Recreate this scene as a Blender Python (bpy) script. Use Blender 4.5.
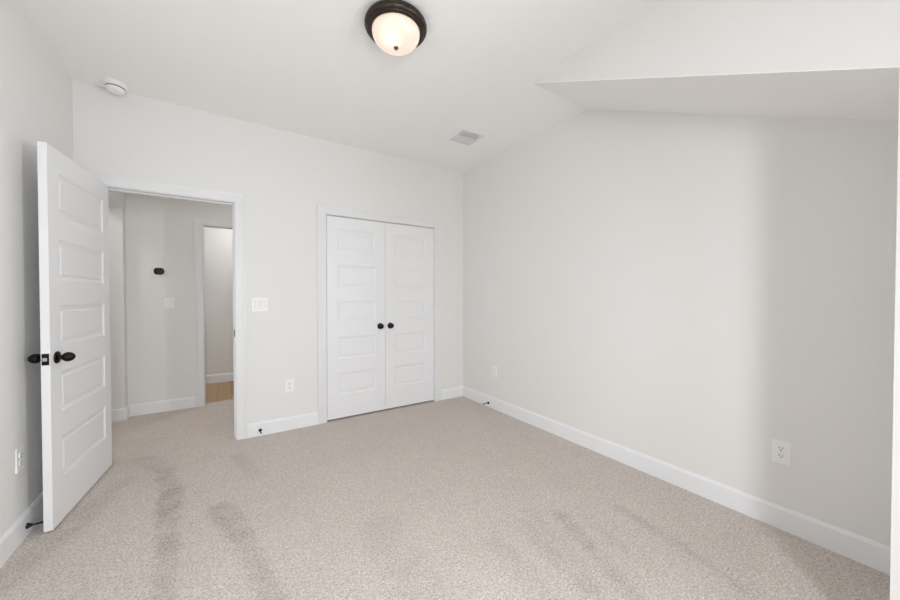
import bpy, bmesh, math, random
from mathutils import Vector, Matrix
random.seed(7)
for o in list(bpy.data.objects): bpy.data.objects.remove(o, do_unlink=True)
S = bpy.context.scene
C = S.collection
PI = math.pi

# ---------------------------------------------------------------- camera
cam = bpy.data.cameras.new('camera'); co = bpy.data.objects.new('camera', cam); C.objects.link(co)
co.location = (-2.4639, -3.4568, 1.235)
co.rotation_euler = (PI/2 - 0.014, 0, -0.5813)
cam.sensor_fit = 'HORIZONTAL'; cam.sensor_width = 36; cam.lens = 343.17/900*36
cam.shift_y = 0.00095; cam.clip_start = 0.02
S.camera = co

# ---------------------------------------------------------------- light, exposure
S.view_settings.view_transform = 'Standard'; S.view_settings.look = 'None'
S.view_settings.gamma = 1; S.view_settings.use_curve_mapping = False
S.view_settings.exposure = -0.03
S.cycles.max_bounces = 20; S.cycles.diffuse_bounces = 14
W = bpy.data.worlds.new('sky'); S.world = W; W.use_nodes = True
W.node_tree.nodes['Background'].inputs[0].default_value = (0.80, 0.90, 1.0, 1)
W.node_tree.nodes['Background'].inputs[1].default_value = 1.0

def area(name, loc, rot, sx, sy, power, col):
    l = bpy.data.lights.new(name, 'AREA'); l.shape = 'RECTANGLE'; l.size = sx; l.size_y = sy
    l.energy = power; l.color = col
    o = bpy.data.objects.new(name, l); C.objects.link(o); o.location = loc; o.rotation_euler = rot
    return o
# daylight pushing in through the alcove window (lies in the window opening)
area('window_daylight', (-2.50, -4.905, 1.25), (PI/2-0.38, 0, -0.42), 0.41, 1.06, 46, (0.93, 0.963, 1.0)).data.spread = math.radians(130)
area('side_fill_light', (-0.567, -3.76, 1.50), (PI/2+0.08, 0, PI/2-0.55), 0.32, 1.10, 33, (0.93, 0.963, 1.0)).data.spread = math.radians(110)  # added unseen source, aimed to brighten the left wall and open door
# ceiling lamps of the side hall and far room; the hall one is added fill
area('hall_fill', (-2.35, 0.55, 2.70), (0, 0, 0), 0.3, 0.3, 2.2, (1.0, 0.97, 0.95))
area('side_hall_lamp', (-3.95, 0.50, 2.70), (0, 0, 0), 0.3, 0.3, 5.5, (1.0, 0.97, 0.95))
area('far_room_lamp', (-2.0, 1.95, 2.70), (0, 0, 0), 0.3, 0.3, 8.5, (1.0, 0.985, 0.98))

# ---------------------------------------------------------------- materials
def mat(name, col, rough=0.5, metal=0.0, spec=None, bump=None, var=None):
    m = bpy.data.materials.new(name); m.use_nodes = True
    nt = m.node_tree; b = nt.nodes['Principled BSDF']
    b.inputs['Base Color'].default_value = (*col, 1)
    b.inputs['Roughness'].default_value = rough
    b.inputs['Metallic'].default_value = metal
    if spec is not None: b.inputs['Specular IOR Level'].default_value = spec
    tc = nt.nodes.new('ShaderNodeTexCoord')
    if var:
        sc, amt = var
        n = nt.nodes.new('ShaderNodeTexNoise'); n.inputs['Scale'].default_value = sc; n.inputs['Detail'].default_value = 3
        nt.links.new(tc.outputs['Object'], n.inputs['Vector'])
        mx = nt.nodes.new('ShaderNodeMix'); mx.data_type = 'RGBA'
        mx.inputs[6].default_value = (*[c*(1-amt) for c in col], 1)
        mx.inputs[7].default_value = (*[min(1, c*(1+amt)) for c in col], 1)
        nt.links.new(n.outputs['Fac'], mx.inputs[0]); nt.links.new(mx.outputs[2], b.inputs['Base Color'])
    if bump:
        sc, st, d = bump
        n = nt.nodes.new('ShaderNodeTexNoise'); n.inputs['Scale'].default_value = sc; n.inputs['Detail'].default_value = 4
        nt.links.new(tc.outputs['Object'], n.inputs['Vector'])
        bp = nt.nodes.new('ShaderNodeBump'); bp.inputs['Strength'].default_value = st; bp.inputs['Distance'].default_value = d
        nt.links.new(n.outputs['Fac'], bp.inputs['Height']); nt.links.new(bp.outputs['Normal'], b.inputs['Normal'])
    return m
M_WALL = mat('wall_paint', (0.772, 0.767, 0.754), 0.85, spec=0.2, bump=(90, 0.12, 0.004), var=(1.3, 0.006))
M_CEIL = mat('ceiling_paint', (0.895, 0.892, 0.882), 0.9, spec=0.15, bump=(70, 0.15, 0.004))
M_TRIM = mat('trim_paint', (0.755, 0.76, 0.77), 0.42, spec=0.4, bump=(25, 0.02, 0.002))
M_BASE = mat('baseboard_paint', (0.81, 0.822, 0.84), 0.42, spec=0.4, bump=(25, 0.02, 0.002))
M_DOOR = mat('door_paint', (0.80, 0.807, 0.82), 0.38, spec=0.4, bump=(60, 0.03, 0.002))
M_BLACK = mat('black_bronze', (0.022, 0.019, 0.017), 0.32, 0.85, bump=(60, 0.03, 0.001))
M_BRONZE = mat('oiled_bronze', (0.055, 0.042, 0.034), 0.36, 0.85, var=(14, 0.25), bump=(50, 0.03, 0.001))
M_STEEL = mat('satin_steel', (0.62, 0.62, 0.60), 0.3, 1.0, var=(40, 0.05))
M_PLATE = mat('white_plastic', (0.85, 0.85, 0.845), 0.35, spec=0.5, var=(30, 0.005))
M_SLOT = mat('dark_slot', (0.03, 0.03, 0.03), 0.6, var=(30, 0.1))
M_GREY = mat('grey_plastic', (0.50, 0.50, 0.50), 0.5, var=(30, 0.02))
M_TSTAT = mat('black_glass', (0.012, 0.012, 0.014), 0.12, spec=0.6, var=(20, 0.1))
M_VENT = mat('vent_enamel', (0.74, 0.75, 0.76), 0.45, var=(30, 0.01))

def carpet():
    m = bpy.data.materials.new('carpet'); m.use_nodes = True; nt = m.node_tree; N = nt.nodes; L = nt.links
    b = N['Principled BSDF']; b.inputs['Roughness'].default_value = 1.0; b.inputs['Specular IOR Level'].default_value = 0.05
    tc = N.new('ShaderNodeTexCoord'); V = tc.outputs['Object']
    def math_(op, a, c=None, clamp=False):
        n = N.new('ShaderNodeMath'); n.operation = op; n.use_clamp = clamp
        for i, v in enumerate((a, c)):
            if v is None: continue
            if isinstance(v, (int, float)): n.inputs[i].default_value = v
            else: L.new(v, n.inputs[i])
        return n.outputs[0]
    def noise(sc, det=2, rough=0.5, vec=V):
        n = N.new('ShaderNodeTexNoise'); n.inputs['Scale'].default_value = sc; n.inputs['Detail'].default_value = det
        n.inputs['Roughness'].default_value = rough; L.new(vec, n.inputs['Vector']); return n
    # wobbling the coordinates so pile marks have ragged edges
    wn = noise(30, 5, 0.8); sub = N.new('ShaderNodeVectorMath'); sub.operation = 'SUBTRACT'
    L.new(wn.outputs['Color'], sub.inputs[0]); sub.inputs[1].default_value = (0.5, 0.5, 0.5)
    scl = N.new('ShaderNodeVectorMath'); scl.operation = 'SCALE'; L.new(sub.outputs[0], scl.inputs[0]); scl.inputs['Scale'].default_value = 0.13
    wv = N.new('ShaderNodeVectorMath'); wv.operation = 'ADD'; L.new(V, wv.inputs[0]); L.new(scl.outputs[0], wv.inputs[1])
    sep = N.new('ShaderNodeSeparateXYZ'); L.new(wv.outputs[0], sep.inputs[0]); X, Y = sep.outputs[0], sep.outputs[1]
    def capsule(p, q, r0, soft, amt):
        dx, dy = q[0]-p[0], q[1]-p[1]; l2 = dx*dx+dy*dy
        ax = math_('SUBTRACT', X, p[0]); ay = math_('SUBTRACT', Y, p[1])
        t = math_('DIVIDE', math_('ADD', math_('MULTIPLY', ax, dx), math_('MULTIPLY', ay, dy)), l2, True)
        ex = math_('SUBTRACT', ax, math_('MULTIPLY', t, dx)); ey = math_('SUBTRACT', ay, math_('MULTIPLY', t, dy))
        d = math_('SQRT', math_('ADD', math_('MULTIPLY', ex, ex), math_('MULTIPLY', ey, ey)))
        mr = N.new('ShaderNodeMapRange'); mr.interpolation_type = 'SMOOTHSTEP'
        mr.inputs['From Min'].default_value = r0; mr.inputs['From Max'].default_value = r0+soft
        mr.inputs['To Min'].default_value = amt; mr.inputs['To Max'].default_value = 0
        L.new(d, mr.inputs['Value']); return mr.outputs[0]
    marks = MARKS
    acc = None
    for mk in marks:
        c = capsule(*mk); acc = c if acc is None else math_('MAXIMUM', acc, c)
    # fine yarn speckle, tufts, broad pile lay
    sp = noise(280, 2, 0.7); tf = noise(115, 3, 0.8); bl = noise(2.2, 2, 0.5); st = noise(7, 3, 0.6)
    vo = N.new('ShaderNodeTexVoronoi'); vo.inputs['Scale'].default_value = 155; L.new(V, vo.inputs['Vector'])
    vs_ = N.new('ShaderNodeSeparateColor'); L.new(vo.outputs['Color'], vs_.inputs[0])
    f = math_('ADD', math_('ADD', math_('MULTIPLY', sp.outputs['Fac'], 0.25), math_('MULTIPLY', tf.outputs['Fac'], 0.65)), math_('MULTIPLY', vs_.outputs[0], 0.10))
    mr = N.new('ShaderNodeMapRange'); mr.inputs['From Min'].default_value = 0.34; mr.inputs['From Max'].default_value = 0.62
    L.new(f, mr.inputs['Value'])
    cm = N.new('ShaderNodeMix'); cm.data_type = 'RGBA'
    cm.inputs[6].default_value = (*CARPET_D, 1); cm.inputs[7].default_value = (*CARPET_L, 1)
    L.new(mr.outputs[0], cm.inputs[0])
    gm = noise(75, 3, 0.8); g2 = noise(9, 2, 0.6)
    def ramp(v, lo, hi, a, b_):
        q = N.new('ShaderNodeMapRange'); q.inputs['From Min'].default_value = lo; q.inputs['From Max'].default_value = hi
        q.inputs['To Min'].default_value = a; q.inputs['To Max'].default_value = b_; L.new(v, q.inputs['Value']); return q.outputs[0]
    acc = math_('MULTIPLY', math_('MULTIPLY', acc, ramp(gm.outputs['Fac'], 0.38, 0.62, 0.25, 1.7)), ramp(g2.outputs['Fac'], 0.35, 0.6, 0.55, 1.25))
    br = math_('ADD', math_('MULTIPLY', bl.outputs['Fac'], 0.10), math_('MULTIPLY', st.outputs['Fac'], 0.08))
    g = math_('SUBTRACT', math_('ADD', br, 0.91), acc)
    vm = N.new('ShaderNodeVectorMath'); vm.operation = 'SCALE'; L.new(cm.outputs[2], vm.inputs[0]); L.new(g, vm.inputs['Scale'])
    L.new(vm.outputs[0], b.inputs['Base Color'])
    bp = N.new('ShaderNodeBump'); bp.inputs['Strength'].default_value = 0.35; bp.inputs['Distance'].default_value = 0.004
    L.new(f, bp.inputs['Height']); L.new(bp.outputs['Normal'], b.inputs['Normal'])
    return m
CARPET_D = (0.325, 0.287, 0.258); CARPET_L = (0.765, 0.70, 0.65)
# pile marks left by the vacuum: (from, to, half width, softness, strength)
MARKS = [((-2.979, -0.02), (-2.83, -0.36), 0.02, 0.07, 0.10), ((-2.83, -0.36), (-2.752, -0.675), 0.03, 0.05, 0.15),
         ((-2.752, -0.675), (-2.745, -0.95), 0.035, 0.05, 0.22), ((-2.745, -0.95), (-2.701, -1.35), 0.025, 0.05, 0.19),
         ((-2.701, -1.35), (-2.675, -2.1), 0.02, 0.05, 0.14),
         ((-2.50, -1.07), (-2.43, -1.26), 0.035, 0.06, 0.17), ((-2.45, -1.20), (-2.38, -1.5), 0.02, 0.06, 0.19),
         ((-2.38, -1.5), (-2.28, -2.1), 0.012, 0.06, 0.15),
         ((-2.39, -0.34), (-2.31, -0.7), 0.015, 0.06, 0.07),
         ((-3.274, -1.18), (-3.10, -0.60), 0.04, 0.07, 0.12), ((-3.10, -0.60), (-3.03, -0.35), 0.02, 0.06, 0.08),
         ((-0.893, -2.21), (-1.004, -2.52), 0.012, 0.06, 0.15), ((-1.004, -2.52), (-1.068, -2.72), 0.01, 0.06, 0.12), ((-1.125, -2.15), (-1.189, -2.59), 0.02, 0.06, 0.09),
         ((-0.555, -2.34), (-0.587, -2.68), 0.008, 0.05, 0.12), ((-0.587, -2.68), (-0.646, -2.93), 0.004, 0.04, 0.10), ((-1.33, -2.18), (-1.384, -2.52), 0.02, 0.07, 0.07),
         ((-1.0, -2.05), (-1.10, -2.5), 0.01, 0.05, 0.07), ((-0.80, -2.30), (-0.84, -2.55), 0.004, 0.05, 0.05),
         ((-1.78, -1.75), (-1.80, -2.3), 0.06, 0.10, 0.07)]
M_CARPET = carpet()

def wood():
    m = bpy.data.materials.new('oak_planks'); m.use_nodes = True; nt = m.node_tree; N = nt.nodes; L = nt.links
    b = N['Principled BSDF']; b.inputs['Roughness'].default_value = 0.45
    tc = N.new('ShaderNodeTexCoord')
    mp = N.new('ShaderNodeMapping'); mp.inputs['Rotation'].default_value = (0, 0, PI/2); L.new(tc.outputs['Object'], mp.inputs[0])
    bk = N.new('ShaderNodeTexBrick'); bk.inputs['Scale'].default_value = 1; bk.inputs['Brick Width'].default_value = 1.1
    bk.inputs['Row Height'].default_value = 0.15; bk.inputs['Mortar Size'].default_value = 0.002
    bk.inputs['Color1'].default_value = (0.50, 0.31, 0.17, 1); bk.inputs['Color2'].default_value = (0.60, 0.40, 0.24, 1)
    bk.inputs['Mortar'].default_value = (0.2, 0.12, 0.07, 1); L.new(mp.outputs[0], bk.inputs['Vector'])
    n = N.new('ShaderNodeTexNoise'); n.inputs['Scale'].default_value = 6; n.inputs['Detail'].default_value = 5
    m2 = N.new('ShaderNodeMapping'); m2.inputs['Scale'].default_value = (8, 0.8, 1); L.new(tc.outputs['Object'], m2.inputs[0]); L.new(m2.outputs[0], n.inputs['Vector'])
    mx = N.new('ShaderNodeMix'); mx.data_type = 'RGBA'; mx.blend_type = 'MULTIPLY'; mx.inputs[0].default_value = 0.35
    L.new(bk.outputs['Color'], mx.inputs[6]); L.new(n.outputs['Color'], mx.inputs[7]); L.new(mx.outputs[2], b.inputs['Base Color'])
    return m
M_WOOD = wood()

def glass():
    m = bpy.data.materials.new('window_glass'); m.use_nodes = True; nt = m.node_tree; N = nt.nodes; L = nt.links
    N.remove(N['Principled BSDF']); t = N.new('ShaderNodeBsdfTransparent'); g = N.new('ShaderNodeBsdfGlossy'); g.inputs['Roughness'].default_value = 0.02
    fr = N.new('ShaderNodeFresnel'); fr.inputs[0].default_value = 1.45; mx = N.new('ShaderNodeMixShader')
    L.new(fr.outputs[0], mx.inputs[0]); L.new(t.outputs[0], mx.inputs[1]); L.new(g.outputs[0], mx.inputs[2])
    L.new(mx.outputs[0], N['Material Output'].inputs[0]); return m
M_GLASS = glass()

def lamp_glass():
    m = bpy.data.materials.new('alabaster_lit_glass'); m.use_nodes = True; nt = m.node_tree; N = nt.nodes; L = nt.links
    b = N['Principled BSDF']; b.inputs['Base Color'].default_value = (0.55, 0.47, 0.40, 1); b.inputs['Roughness'].default_value = 0.25
    tc = N.new('ShaderNodeTexCoord')
    vs = N.new('ShaderNodeVectorMath'); vs.operation = 'DISTANCE'; L.new(tc.outputs['Object'], vs.inputs[0]); vs.inputs[1].default_value = (-0.045, -0.03, -0.115)
    mr = N.new('ShaderNodeMapRange'); mr.interpolation_type = 'SMOOTHSTEP'
    mr.inputs['From Min'].default_value = 0.0; mr.inputs['From Max'].default_value = 0.085
    mr.inputs['To Min'].default_value = 1.1; mr.inputs['To Max'].default_value = 0.56; L.new(vs.outputs['Value'], mr.inputs['Value'])
    n = N.new('ShaderNodeTexNoise'); n.inputs['Scale'].default_value = 16; n.inputs['Detail'].default_value = 4; n.inputs['Distortion'].default_value = 1.0
    L.new(tc.outputs['Object'], n.inputs['Vector'])
    ml = N.new('ShaderNodeMath'); ml.operation = 'MULTIPLY_ADD'; L.new(n.outputs['Fac'], ml.inputs[0]); ml.inputs[1].default_value = 0.3; ml.inputs[2].default_value = 0.85
    m2 = N.new('ShaderNodeMath'); m2.operation = 'MULTIPLY'; L.new(mr.outputs[0], m2.inputs[0]); L.new(ml.outputs[0], m2.inputs[1])
    b.inputs['Emission Color'].default_value = (1.0, 0.83, 0.68, 1); L.new(m2.outputs[0], b.inputs['Emission Strength'])
    return m
M_LAMP = lamp_glass()

# ---------------------------------------------------------------- helpers
def obj(name, bm, m, parent=None, smooth=False, kind=None, label=None, cat=None, group=None, loc=None):
    me = bpy.data.meshes.new(name); bmesh.ops.recalc_face_normals(bm, faces=bm.faces[:]); bm.to_mesh(me); bm.free()
    me.materials.append(m)
    if smooth:
        for p in me.polygons: p.use_smooth = True
        me.set_sharp_from_angle(angle=math.radians(35))
    o = bpy.data.objects.new(name, me); C.objects.link(o)
    if parent: o.parent = parent
    if loc: o.location = loc
    for k, v in (('kind', kind), ('label', label), ('category', cat), ('group', group)):
        if v: o[k] = v
    return o
def empty(name, loc, rz=0, kind=None, label=None, cat=None, group=None):
    o = bpy.data.objects.new(name, None); o.empty_display_size = 0.1; C.objects.link(o)
    o.location = loc; o.rotation_euler = (0, 0, rz)
    for k, v in (('kind', kind), ('label', label), ('category', cat), ('group', group)):
        if v: o[k] = v
    return o
def cells(xs, ys, zs, filled, bm=None):
    """solid made of the filled cells of a 3-D grid, outer faces only"""
    bm = bm or bmesh.new(); V = {}
    def v(i, j, k):
        if (i, j, k) not in V: V[(i, j, k)] = bm.verts.new((xs[i], ys[j], zs[k]))
        return V[(i, j, k)]
    nx, ny, nz = len(xs)-1, len(ys)-1, len(zs)-1
    F = {(i, j, k): filled((xs[i]+xs[i+1])/2, (ys[j]+ys[j+1])/2, (zs[k]+zs[k+1])/2) for i in range(nx) for j in range(ny) for k in range(nz)}
    for (i, j, k), f in F.items():
        if not f: continue
        for d, q in (((-1,0,0), ((0,0,0),(0,0,1),(0,1,1),(0,1,0))), ((1,0,0), ((1,0,0),(1,1,0),(1,1,1),(1,0,1))),
                     ((0,-1,0), ((0,0,0),(1,0,0),(1,0,1),(0,0,1))), ((0,1,0), ((0,1,0),(0,1,1),(1,1,1),(1,1,0))),
                     ((0,0,-1), ((0,0,0),(0,1,0),(1,1,0),(1,0,0))), ((0,0,1), ((0,0,1),(1,0,1),(1,1,1),(0,1,1)))):
            if not F.get((i+d[0], j+d[1], k+d[2]), False):
                bm.faces.new([v(i+a, j+b, k+c) for a, b, c in q])
    return bm
def box(x0, x1, y0, y1, z0, z1, bevel=0, bm=None, seg=2):
    t = bmesh.new()
    vs = [t.verts.new((x, y, z)) for x in (x0, x1) for y in (y0, y1) for z in (z0, z1)]
    for f in ((0,1,3,2), (4,6,7,5), (0,4,5,1), (2,3,7,6), (0,2,6,4), (1,5,7,3)): t.faces.new([vs[i] for i in f])
    bmesh.ops.recalc_face_normals(t, faces=t.faces[:])
    if bevel: bmesh.ops.bevel(t, geom=t.edges[:], offset=bevel, segments=seg, affect='EDGES', profile=0.7)
    if bm is None: return t
    me = bpy.data.meshes.new('t'); t.to_mesh(me); t.free(); bm.from_mesh(me); bpy.data.meshes.remove(me); return bm
def lathe(prof, n=40, mtx=None):
    """profile (r, z) about z"""
    bm = bmesh.new(); rings = []
    for r, z in prof:
        if r < 1e-6: rings.append([bm.verts.new((0, 0, z))])
        else: rings.append([bm.verts.new((r*math.cos(2*PI*i/n), r*math.sin(2*PI*i/n), z)) for i in range(n)])
    for a, b in zip(rings, rings[1:]):
        for i in range(n):
            j = (i+1) % n
            if len(a) == 1 and len(b) == 1: continue
            if len(a) == 1: bm.faces.new((a[0], b[i], b[j]))
            elif len(b) == 1: bm.faces.new((a[i], b[0], a[j]))
            else: bm.faces.new((a[i], b[i], b[j], a[j]))
    if len(rings[0]) > 1: bm.faces.new(rings[0][::-1])
    if len(rings[-1]) > 1: bm.faces.new(rings[-1])
    if mtx is not None: bmesh.ops.transform(bm, matrix=mtx, verts=bm.verts[:])
    return bm
def merge(bm, other):
    me = bpy.data.meshes.new('t'); other.to_mesh(me); other.free(); bm.from_mesh(me); bpy.data.meshes.remove(me); return bm
def prism_x(pts, x0, x1, bm=None):
    """polygon of (y, z) points extruded along x"""
    bm = bm or bmesh.new()
    a = [bm.verts.new((x0, y, z)) for y, z in pts]; b = [bm.verts.new((x1, y, z)) for y, z in pts]
    bm.faces.new(a); bm.faces.new(b[::-1]); n = len(pts)
    for i in range(n): bm.faces.new((a[i], a[(i+1) % n], b[(i+1) % n], b[i]))
    return bm
def run(p, q, nrm, prof, bm=None):
    """profile (out, up) extruded from p to q (x, y), standing off along nrm"""
    bm = bm or bmesh.new()
    a = [bm.verts.new((p[0]+nrm[0]*u, p[1]+nrm[1]*u, z)) for u, z in prof]
    b = [bm.verts.new((q[0]+nrm[0]*u, q[1]+nrm[1]*u, z)) for u, z in prof]
    bm.faces.new(a); bm.faces.new(b[::-1]); n = len(prof)
    for i in range(n): bm.faces.new((a[i], a[(i+1) % n], b[(i+1) % n], b[i]))
    return bm

# ---------------------------------------------------------------- room numbers
H = 2.743; WL = -3.338; T = 0.12
YS = -1.730; SL = 0.4819; XC = -0.627; YF = -3.318;  YW = -4.90   # slope start and fall, alcove side wall, low front wall, window wall
ZF = H + SL*(YF - YS)
DA, DB, DH = -3.190, -2.392, 2.027      # doorway
XA, XB = -1.632, -0.414                 # closet opening
HY = 1.281; HL = -3.30; HR = -1.80      # hall far face, hall left wall face, hall right end
FX0, FX1 = -2.655, -1.93                # doorway beyond the hall
CL0, CL1, CY = -1.74, -0.30, 0.72       # closet inside
RB = 2.45                               # far room back wall

# ---------------------------------------------------------------- structure
obj('floor', cells([-4.4, HR+0.1, T], [YW-T, T, HY+0.11], [-0.1, 0], lambda x, y, z: True), M_CARPET, kind='structure', label='beige pink plush carpet with vacuum marks', cat='floor')
obj('floor_hall', cells([-3.6, HR+0.1+1e-4], [HY+0.11, RB+T], [-0.1, -0.002], lambda x, y, z: True), M_WOOD, kind='structure', label='warm wood plank floor beyond the hall', cat='floor')
# ceiling: flat part, lowered slope part over the right strip
obj('ceiling', cells([-4.4, XC, T], [YW-T, YS, RB+T], [H, H+0.1], lambda x, y, z: not (x > XC and y < YS)), M_CEIL, kind='structure', label='flat white ceiling', cat='ceiling')
sl = prism_x([(YS, H), (YF-T, H+SL*(YF-T-YS)), (YF-T, H+SL*(YF-T-YS)+0.1), (YS, H+0.1)], XC+0.001, T)
obj('ceiling_slope', sl, M_CEIL, kind='structure', label='sloped ceiling running down over the right strip', cat='ceiling')
# back wall with the two doorways
obj('wall_back', cells([WL-T, DA-0.02, DB+0.02, XA-0.02, XB+0.02, T], [0, T], [0, DH+0.02, H],
    lambda x, y, z: not (z < DH+0.02 and (DA-0.02 < x < DB+0.02 or XA-0.02 < x < XB+0.02))), M_WALL, kind='structure', label='off white back wall with doorway and closet', cat='wall')
obj('wall_left', cells([WL-T, WL], [YW-T, 0], [0, H], lambda x, y, z: True), M_WALL, kind='structure', label='off white left wall behind the open door', cat='wall')
obj('wall_right', prism_x([(YF-T, 0), (0, 0), (0, H), (YS, H), (YF-T, H+SL*(YF-T-YS))], 0, T), M_WALL, kind='structure', label='off white right wall under the sloped ceiling', cat='wall')
obj('wall_front', cells([XC+T, 0], [YF-T, YF], [0, ZF], lambda x, y, z: True), M_WALL, kind='structure', label='low front wall under the slope', cat='wall')
# alcove side wall with the triangular cheek above the slope, one continuous plane
SY0, SY1, SZ0, SZ1 = -4.05, -3.45, 0.90, 2.10
ck = cells([XC, XC+T], [YW-T, SY0, SY1, YF], [0, SZ0, SZ1, H], lambda x, y, z: not (SY0 < y < SY1 and SZ0 < z < SZ1) or z > SZ1)
prism_x([(YF, ZF+0.004), (YS-0.012, H), (YF, H)], XC, XC+T, ck)
obj('wall_alcove', ck, M_WALL, kind='structure', label='alcove side wall with triangular cheek above slope', cat='wall')
WX0, WX1, WZ0, WZ1 = -2.74, -2.26, 0.68, 1.82
obj('wall_window', cells([WL, WX0, WX1, XC], [YW-T, YW], [0, WZ0, WZ1, H], lambda x, y, z: not (WX0 < x < WX1 and WZ0 < z < WZ1)), M_WALL, kind='structure', label='alcove window wall', cat='wall')
# closet shell
obj('wall_closet', cells([CL0-0.06, CL0, CL1, CL1+0.1], [T, CY, CY+0.1], [0, H], lambda x, y, z: x < CL0 or x > CL1 or y > CY), M_WALL, kind='structure', label='closet inside walls', cat='wall')
obj('floor_closet', cells([HR+0.1, T], [T, CY+0.1], [-0.1, 0], lambda x, y, z: True), M_CARPET, kind='structure', label='carpet inside the closet', cat='floor')
# hall and the room beyond
obj('wall_hall_far', cells([HL-0.14, FX0-0.02, FX1+0.02, HR], [HY, HY+0.11], [0, DH+0.02, H], lambda x, y, z: not (z < DH+0.02 and FX0-0.02 < x < FX1+0.02)),
    M_WALL, kind='structure', label='grey lit hall wall with the thermostat', cat='wall')
obj('wall_hall_left', cells([-4.4, HL-0.14, HL], [T, 1.165, HY], [0, 2.105, H], lambda x, y, z: (y > 1.165) or (x > HL-0.14 and z > 2.105)),
    M_WALL, kind='structure', label='hall side opening with a dropped header', cat='wall')
obj('wall_hall_end', cells([-4.5, -4.4], [0, HY], [0, H], lambda x, y, z: True), M_WALL, kind='structure', label='end wall of the side hall', cat='wall')
obj('wall_hall_near', cells([-4.4, WL-T], [0, T], [0, H], lambda x, y, z: True), M_WALL, kind='structure', label='near wall of the side hall', cat='wall')
obj('wall_hall_right', cells([HR, HR+0.1], [CY+0.1, RB], [0, H], lambda x, y, z: True), M_WALL, kind='structure', label='right end wall of the hall', cat='wall')
obj('wall_hall_side', cells([HR-0.02, HR], [T, CY+0.1], [0, H], lambda x, y, z: True), M_WALL, kind='structure', label='hall side wall behind the closet', cat='wall')
obj('wall_far_room', cells([-3.6, -3.5, HR+0.1], [HY+0.11, RB, RB+T], [0, H], lambda x, y, z: y > RB or x < -3.5), M_WALL, kind='structure', label='pale wall of the room beyond the hall', cat='wall')

# baseboards
HB = 0.121
BP = [(0, 0), (0.015, 0), (0.015, HB-0.016), (0.010, HB-0.005), (0.006, HB), (0, HB)]
CW = 0.089
obj('baseboard_left', run((WL, YW), (WL, 0), (1, 0), BP), M_BASE, kind='structure', label='white baseboard along the left wall', cat='baseboard')
obj('baseboard_right', run((0, YF), (0, -0.015), (-1, 0), BP), M_BASE, kind='structure', label='white baseboard along the right wall', cat='baseboard')
b = run((DB+CW, 0), (XA-CW, 0), (0, -1), BP); run((XB+CW, 0), (0, 0), (0, -1), BP, b)
obj('baseboard_back', b, M_BASE, kind='structure', label='white baseboard along the back wall', cat='baseboard')
obj('baseboard_front', run((XC+T, YF), (-0.015, YF), (0, 1), BP), M_BASE, kind='structure', label='white baseboard of the low front wall', cat='baseboard')
obj('baseboard_alcove', run((XC, YW), (XC, YF), (-1, 0), BP), M_BASE, kind='structure', label='white baseboard of the alcove wall', cat='baseboard')
b = run((HL, HY), (FX0-CW, HY), (0, -1), BP)
run((HL, 1.165-0.015), (HL, HY-0.015), (1, 0), BP, b); run((-4.4, 1.165), (HL, 1.165), (0, -1), BP, b)
obj('baseboard_hall', b, M_BASE, kind='structure', label='white baseboard around the hall', cat='baseboard')
obj('baseboard_far_room', run((-3.5, RB), (HR, RB), (0, -1), [(0, -0.002)] + [(u, z) for u, z in BP[1:]]), M_BASE, kind='structure', label='white baseboard of the far room', cat='baseboard')

# door casings: a profile carried round the opening with mitred corners, jamb and stop as children
def casing(name, x0, x1, h, y, s, label, depth=T, stop=True):
    """s = direction (y) the casing stands off the wall"""
    prof = [(0.004, 0), (0.004, 0.010), (0.010, 0.013), (0.060, 0.015), (CW-0.010, 0.019), (CW, 0.019), (CW, 0)]
    bm = bmesh.new(); rows = []
    for u, v in prof:
        rows.append([bm.verts.new(p) for p in ((x0-u, y+s*v, 0), (x0-u, y+s*v, h+u), (x1+u, y+s*v, h+u), (x1+u, y+s*v, 0))])
    n = len(rows)
    for i in range(n):
        a, b2 = rows[i], rows[(i+1) % n]
        for k in range(3): bm.faces.new((a[k], a[k+1], b2[k+1], b2[k]))
    bm.faces.new([r[0] for r in rows]); bm.faces.new([r[3] for r in rows][::-1])
    c = obj(name, bm, M_TRIM, kind='structure', label=label, cat='door trim')
    y0, y1 = (y, y+depth) if s < 0 else (y-depth, y)
    j = cells([x0-0.0195, x0, x1, x1+0.0195], [y0+0.001, y1-0.001], [0, h, h+0.0195], lambda x, yy, z: x < x0 or x > x1 or z > h)
    jo = obj('door_jamb', j, M_TRIM, c)
    if stop:
        ys = y + 0.040 if s < 0 else y - 0.040 - 0.035
        st = cells([x0, x0+0.011, x1-0.011, x1], [ys, ys+0.035], [0, h-0.011, h], lambda x, yy, z: x < x0+0.011 or x > x1-0.011 or z > h-0.011)
        obj('door_stop_strip', st, M_TRIM, jo)
    return c, jo
c1, j1 = casing('trim_1', DA, DB, DH, 0, -1, 'white casing around the open bedroom doorway')
casing('trim_2', XA, XB, DH, 0, -1, 'white casing around the double closet doors')
casing('trim_3', FX0, FX1, DH, HY, -1, 'white casing of the doorway across the hall', depth=0.11, stop=False)
# strike plate on the latch-side jamb
sp = box(DB-0.005, DB+0.0005, 0.003, 0.038, 0.885, 0.945, 0.0008)
obj('strike_plate', sp, M_BLACK, j1, label='black metal strike plate')

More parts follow.
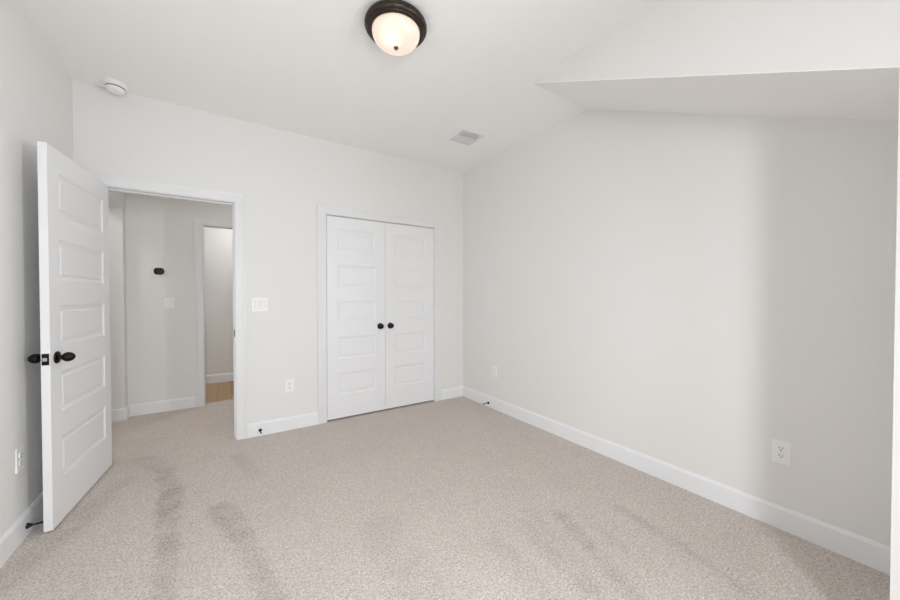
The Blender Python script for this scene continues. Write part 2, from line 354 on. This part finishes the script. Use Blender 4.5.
# ---------------------------------------------------------------- doors
def leaf_mesh(w, h, t, z0, st=0.105):
    """five-panel moulded leaf: x 0..w, y 0..t, z z0..h ; both faces moulded"""
    bands = [(0.246+0.3575*i, 0.246+0.3575*i+0.222) for i in range(5)]
    xs = [0, st, w-st, w]; zs = [z0] + [v for bnd in bands for v in bnd] + [h]
    ring = [(0, 0), (0.0035, 0.0045), (0.009, 0.0062), (0.022, 0.0095), (0.028, 0.0095), (0.036, 0.0050)]
    bm = bmesh.new()
    for y, s in ((0, 1), (t, -1)):
        for i in range(3):
            for k in range(len(zs)-1):
                a, b2, c, d = xs[i], xs[i+1], zs[k], zs[k+1]
                if i == 1 and k % 2 == 1:
                    prev = None
                    for off, dep in ring:
                        r = [bm.verts.new(p) for p in ((a+off, y+s*dep, c+off), (b2-off, y+s*dep, c+off), (b2-off, y+s*dep, d-off), (a+off, y+s*dep, d-off))]
                        if prev:
                            for q in range(4): bm.faces.new((prev[q], prev[(q+1) % 4], r[(q+1) % 4], r[q]))
                        prev = r
                    bm.faces.new(prev)
                else:
                    bm.faces.new([bm.verts.new(p) for p in ((a, y, c), (b2, y, c), (b2, y, d), (a, y, d))])
    for k in range(len(zs)-1):
        for x in (0, w):
            bm.faces.new([bm.verts.new(p) for p in ((x, 0, zs[k]), (x, t, zs[k]), (x, t, zs[k+1]), (x, 0, zs[k+1]))])
    for i in range(3):
        for z in (z0, h):
            bm.faces.new([bm.verts.new(p) for p in ((xs[i], 0, z), (xs[i+1], 0, z), (xs[i+1], t, z), (xs[i], t, z))])
    bmesh.ops.remove_doubles(bm, verts=bm.verts[:], dist=1e-5)
    return bm
def hinge_bm(x, y, z):
    bm = lathe([(0.0, -0.047), (0.004, -0.045), (0.0065, -0.043), (0.0065, 0.043), (0.004, 0.045), (0.0, 0.047)], 14, Matrix.Translation((x, y, z)))
    return bm

# bedroom door, swung open against the left wall. local x runs from hinge to latch edge
DT = 0.034
hx, hy = -3.156, -0.038; ex, ey = -3.222, -0.834       # room-side ends of the visible face
DW = math.hypot(ex-hx, ey-hy)
ang = math.atan2(ey-hy, ex-hx)
d1 = empty('door_1', (hx, hy, 0), ang, kind='structure', label='white five-panel bedroom door standing open against the left wall', cat='door')
# local +y after rotation points to +x world; the leaf lies on the -y side
lf = leaf_mesh(DW, DH-0.003, DT, 0.012)
bmesh.ops.translate(lf, verts=lf.verts[:], vec=(0, -DT, 0))
obj('door_leaf', lf, M_DOOR, d1)
KZ = 0.907
def knob(parent, name, x, y, s, z, egg):
    """s: side the knob stands off (local y)"""
    rot = Matrix.Translation((x, y, z)) @ Matrix.Rotation(-s*PI/2, 4, 'X')
    ro = lathe([(0, 0), (0.032, 0), (0.033, 0.003), (0.031, 0.007), (0.024, 0.010), (0.014, 0.0115), (0, 0.0115)], 32, rot)
    r = obj(name, ro, M_BLACK, parent, smooth=True)
    if egg:
        nk = lathe([(0.0, 0.008), (0.0125, 0.009), (0.011, 0.018), (0.011, 0.026), (0.0, 0.027)], 24, rot)
        L_, R_ = 0.0265, 0.0255
        # egg laid along local x: an ellipsoid
        eg = bmesh.new(); bmesh.ops.create_uvsphere(eg, u_segments=28, v_segments=16, radius=1)
        for v in eg.verts:
            k = 1 - 0.10*v.co.z
            v.co = Vector((v.co.x*R_*k, v.co.y*R_*k, v.co.z*L_))
        bmesh.ops.transform(eg, matrix=rot @ Matrix.Translation((0, 0, 0.046)), verts=eg.verts[:])
    else:
        nk = lathe([(0.0, 0.008), (0.011, 0.009), (0.010, 0.016), (0.011, 0.020), (0, 0.021)], 24, rot)
        eg = lathe([(0.0, 0.018), (0.012, 0.019), (0.021, 0.024), (0.0265, 0.033), (0.0265, 0.039), (0.022, 0.047), (0.012, 0.0525), (0, 0.054)], 32, rot)
    obj('neck', nk, M_BLACK, r, smooth=True); obj('grip', eg, M_BLACK, r, smooth=True)
    return r
knob(d1, 'door_knob', DW-0.063, 0.0, 1, KZ, True)
knob(d1, 'door_knob', DW-0.063, -DT, -1, KZ, True)
pl = box(DW-0.0005, DW+0.0022, -DT/2-0.0135, -DT/2+0.0135, KZ-0.030, KZ+0.030, 0.0008)
pl = obj('latch_plate', pl, M_BLACK, d1, label='black latch plate on the door edge')
obj('latch_bolt', box(DW+0.001, DW+0.011, -DT/2-0.008, -DT/2+0.008, KZ-0.009, KZ+0.009, 0.0045, seg=3), M_STEEL, pl, label='bright steel latch bolt')
for z in (0.25, 1.02, 1.80): obj('hinge', hinge_bm(-0.004, -DT+0.002, z), M_BLACK, d1, smooth=True)

# closet pair
gap = 0.003; mid = (XA+XB)/2
def closet_leaf(name, x0, x1, hinge_left, label):
    e = empty(name, (x0, 0, 0), 0, kind='structure', label=label, cat='closet door')
    w = x1-x0
    lf = leaf_mesh(w, DH-0.006, 0.035, 0.016, 0.1)
    bmesh.ops.translate(lf, verts=lf.verts[:], vec=(0, 0.003, 0))
    obj('door_leaf', lf, M_DOOR, e)
    kx = w-0.056 if hinge_left else 0.056
    knob(e, 'door_knob', kx, 0.003, -1, 0.915, False)
    for z in (0.25, 1.02, 1.80):
        obj('hinge', hinge_bm(-0.002 if hinge_left else w+0.002, -0.003, z), M_TRIM, e, smooth=True)
closet_leaf('door_2', XA+gap, mid-gap/2, True, 'left white closet door with black knob on its right edge')
closet_leaf('door_3', mid+gap/2, XB-gap, False, 'right white closet door with black knob on its left edge')

# ---------------------------------------------------------------- alcove window (behind the camera), and an added side window for fill light
def window(name, loc, rz, hw, hh, label):
    wf = empty(name, loc, rz, kind='structure', label=label, cat='window')
    fr = cells([-hw+0.001, -hw+0.04, hw-0.04, hw-0.001], [-0.03, 0.03], [0.001, 0.04, hh/2-0.02, hh/2+0.02, hh-0.04, hh-0.001],
               lambda x, y, z: abs(x) > hw-0.04 or z < 0.04 or z > hh-0.04 or abs(z-hh/2) < 0.02)
    obj('window_frame', fr, M_TRIM, wf)
    for z0, z1 in ((0.04, hh/2-0.02), (hh/2+0.02, hh-0.04)):
        obj('pane', box(-hw+0.04, hw-0.04, -0.003, 0.003, z0, z1), M_GLASS, wf)
    obj('window_sill', box(-hw-0.05, hw+0.05, 0.0605, 0.10, -0.025, 0.0, 0.004), M_TRIM, wf)
window('window_1', ((WX0+WX1)/2, YW-0.06, WZ0), 0, (WX1-WX0)/2, WZ1-WZ0, 'tall narrow alcove window with white frame')
window('added_side_window', (XC+0.06, (SY0+SY1)/2, SZ0), PI/2, (SY1-SY0)/2, SZ1-SZ0, 'added alcove side window for fill light, with white frame')

# ---------------------------------------------------------------- ceiling light
LX, LY = -1.661, -1.692
lt = empty('ceiling_light', (LX, LY, H), 0, label='round flush ceiling light with dark bronze rim and glowing frosted glass bowl', cat='ceiling light')
pan = [(0, 0), (0.152, 0), (0.160, -0.004), (0.166, -0.012), (0.170, -0.022), (0.170, -0.030), (0.166, -0.040), (0.158, -0.047), (0.154, -0.048),
       (0.152, -0.052), (0.146, -0.055), (0.139, -0.056), (0.136, -0.055), (0.1335, -0.050), (0.1335, -0.02), (0, -0.02)]
obj('rim', lathe(pan, 64), M_BRONZE, lt, smooth=True)
dome = [(0.130, -0.050)] + [(0.130*math.cos(a)**0.85 if a < 1.56 else 0, -0.058-0.078*math.sin(a)) for a in [i*PI/2/14 for i in range(15)]]
dome[-1] = (0, dome[-1][1])
obj('glass_bowl', lathe(dome, 64), M_LAMP, lt, smooth=True)
fin = lathe([(0, -0.131), (0.010, -0.132), (0.0135, -0.135), (0.013, -0.139), (0.009, -0.142), (0.0095, -0.144), (0.005, -0.148), (0, -0.149)], 24)
obj('finial', fin, mat('brown_bronze', (0.22, 0.12, 0.07), 0.35, 0.7, var=(20, 0.1)), lt, smooth=True, label='small brown bronze finial')

# ---------------------------------------------------------------- smoke detector
sm = empty('smoke_detector', (-3.103, -0.094, H), 0, label='round white smoke detector on the ceiling above the doorway', cat='smoke detector')
obj('mounting_base', lathe([(0, 0), (0.083, 0), (0.084, -0.004), (0.083, -0.012), (0.079, -0.014), (0, -0.014)], 48), M_PLATE, sm, smooth=True)
obj('sensor_slot', lathe([(0.064, -0.014), (0.066, -0.0145), (0.058, -0.0285), (0.0, -0.0285)], 48), M_SLOT, sm, smooth=True, label='dark slot around the detector')
cv = [(0.079, -0.0141), (0.080, -0.016), (0.078, -0.0235), (0.067, -0.0245), (0.0, -0.0245)]
obj('cover_ring', lathe(cv, 48), M_PLATE, sm, smooth=True)
bt = lathe([(0, -0.028), (0.058, -0.028), (0.060, -0.030), (0.057, -0.046), (0.045, -0.055), (0.020, -0.057), (0, -0.057)], 48)
obj('cap', bt, M_PLATE, sm, smooth=True)

for p_ in sm.children:
    for v_ in p_.data.vertices: v_.co = (v_.co.x*0.83, v_.co.y*0.83, v_.co.z*1.12)

# ---------------------------------------------------------------- ceiling vent
vx0, vx1, vy0, vy1 = -0.655, -0.405, -0.925, -0.675
ve = empty('ceiling_vent', ((vx0+vx1)/2, (vy0+vy1)/2, H), 0, label='square white louvered air vent in the ceiling near the corner', cat='vent')
a = 0.125; i_ = 0.104
fr = cells([-a, -i_, i_, a], [-a, -i_, -0.004, 0.004, i_, a], [-0.007, 0.0], lambda x, y, z: abs(x) > i_ or abs(y) > i_ or abs(y) < 0.004)
obj('vent_frame', fr, M_VENT, ve)
obj('duct_backing', box(-i_, i_, -i_, i_, -0.0012, -0.0002), M_VENT, ve, label='grey duct behind the louvers')
for k in range(12):
    y = -i_ + 0.0085 + k*0.0166; tl = 0.36 if y < 0 else 0.22
    s = box(-i_, i_, -0.0082, 0.0082, -0.0006, 0.0006)
    bmesh.ops.transform(s, matrix=Matrix.Translation((0, y, -0.0058)) @ Matrix.Rotation(tl*0.45, 4, 'X'), verts=s.verts[:])
    obj('slat', s, M_VENT, ve)

# ---------------------------------------------------------------- outlets, switches, thermostat
def plate_root(name, loc, rz, label, cat, group=None):
    return empty(name, loc, rz, label=label, cat=cat, group=group)
def outlet(loc, rz, label):
    """local -y faces the room"""
    e = plate_root('wall_outlet', loc, rz, label, 'outlet')
    obj('cover_plate', box(-0.0375, 0.0375, -0.0055, 0, -0.060, 0.060, 0.002), M_PLATE, e)
    for s in (1, -1):
        z = s*0.0195
        rc = lathe([(0, 0), (0.0172, 0), (0.0172, 0.002), (0.016, 0.003), (0, 0.003)], 28, Matrix.Translation((0, -0.0053, z)) @ Matrix.Rotation(PI/2, 4, 'X'))
        for v in rc.verts: v.co.z = z + max(-0.0135, min(0.0135, v.co.z - z))
        r = obj('receptacle', rc, M_PLATE, e)
        sl_ = box(-0.0082, -0.0058, -0.0088, -0.0078, z-0.001, z+0.0085)
        box(0.0058, 0.0082, -0.0088, -0.0078, z-0.001, z+0.0085, bm=sl_); box(-0.0028, 0.0028, -0.0088, -0.0078, z-0.0105, z-0.005, bm=sl_)
        obj('socket_slots', sl_, M_SLOT, r, label='dark socket slots')
    obj('screw', lathe([(0, 0), (0.003, 0), (0.0025, 0.001), (0, 0.0012)], 12, Matrix.Translation((0, -0.0055, 0)) @ Matrix.Rotation(PI/2, 4, 'X')), M_GREY, e)
    return e
outlet((-1.968, 0, 0.408), 0, 'white wall outlet low on the back wall between the doorway and the closet')
outlet((0, -0.604, 0.415), -PI/2, 'white wall outlet on the right wall near the far corner')
outlet((0, -2.910, 0.408), -PI/2, 'white wall outlet in the shaded end of the right wall')
outlet((WL, -0.822, 0.411), PI/2, 'white wall outlet on the left wall beside the open door edge')
def switch(loc, rz, n, label):
    e = plate_root('light_switch', loc, rz, label, 'light switch'); w = 0.0375 + (n-1)*0.0225
    obj('cover_plate', box(-w, w, -0.0055, 0, -0.059, 0.059, 0.002), M_PLATE, e)
    for k in range(n):
        x = (k-(n-1)/2)*0.046
        r = box(x-0.0165, x+0.0165, -0.0075, -0.004, -0.033, 0.033, 0.001)
        for v in r.verts:
            if v.co.y < -0.006: v.co.y -= 0.003*(v.co.z/0.033)
        obj('rocker', r, M_PLATE, e)
        fr_ = cells([x-0.0185, x-0.0168, x+0.0168, x+0.0185], [-0.0060, -0.0054], [-0.035, -0.0333, 0.0333, 0.035], lambda xx, y, z: abs(xx-x) > 0.0168 or abs(z) > 0.0333)
        obj('rocker_gap', fr_, M_GREY, e, label='thin grey gap around the rocker')
    return e
switch((-2.205, 0, 1.158), 0, 2, 'white double rocker light switch on the back wall beside the doorway')
switch((-2.960, HY, 1.158), 0, 1, 'white single light switch on the hall wall below the thermostat')

th = empty('thermostat', (-3.040, HY, 1.497), 0, label='small black rounded thermostat on the hall wall seen through the doorway', cat='thermostat')
def rrect(w, h, r, y0, y1, n=8):
    bm = bmesh.new(); pts = []
    for cx, cz, a0 in ((w-r, h-r, 0), (-w+r, h-r, PI/2), (-w+r, -h+r, PI), (w-r, -h+r, 1.5*PI)):
        for k in range(n+1): pts.append((cx+r*math.cos(a0+k*PI/2/n), cz+r*math.sin(a0+k*PI/2/n)))
    a_ = [bm.verts.new((x, y0, z)) for x, z in pts]; b_ = [bm.verts.new((x, y1, z)) for x, z in pts]
    bm.faces.new(a_); bm.faces.new(b_[::-1])
    for i in range(len(pts)): bm.faces.new((a_[i], a_[(i+1) % len(pts)], b_[(i+1) % len(pts)], b_[i]))
    bmesh.ops.recalc_face_normals(bm, faces=bm.faces[:])
    return bm
obj('wall_plate', rrect(0.049, 0.043, 0.028, -0.004, 0), M_PLATE, th, label='white backing plate')
tb = rrect(0.043, 0.036, 0.027, -0.024, -0.004)
bmesh.ops.bevel(tb, geom=[e for e in tb.edges if all(v.co.y < -0.02 for v in e.verts)], offset=0.004, segments=3, affect='EDGES')
obj('housing', tb, M_TSTAT, th, smooth=True)

# ---------------------------------------------------------------- baseboard door stops
def door_stop(loc, rz, ln, label):
    """local -y points into the room; loc is the baseboard face"""
    e = empty('door_stop', loc, rz, label=label, cat='door stop')
    R = Matrix.Rotation(PI/2, 4, 'X')
    obj('flange', lathe([(0, 0), (0.0135, 0), (0.0140, 0.004), (0.010, 0.012), (0.0055, 0.020), (0, 0.020)], 24, R), M_BLACK, e, smooth=True)
    obj('rod', lathe([(0, 0.018), (0.0042, 0.018), (0.0040, ln-0.012), (0, ln-0.012)], 16, R), M_BLACK, e, smooth=True)
    obj('rubber_tip', lathe([(0, ln-0.014), (0.0062, ln-0.014), (0.0070, ln-0.003), (0.005, ln), (0, ln)], 20, R), M_SLOT, e, smooth=True)
door_stop((WL+0.015, -0.800, 0.052), PI/2, 0.075, 'black rod door stop on the left baseboard reaching toward the open door')
door_stop((-2.209, -0.015, 0.050), 0, 0.075, 'black rod door stop on the back baseboard beside the doorway casing')
door_stop((-0.015, -0.512, 0.046), -PI/2, 0.075, 'black rod door stop on the right baseboard near the closet corner')
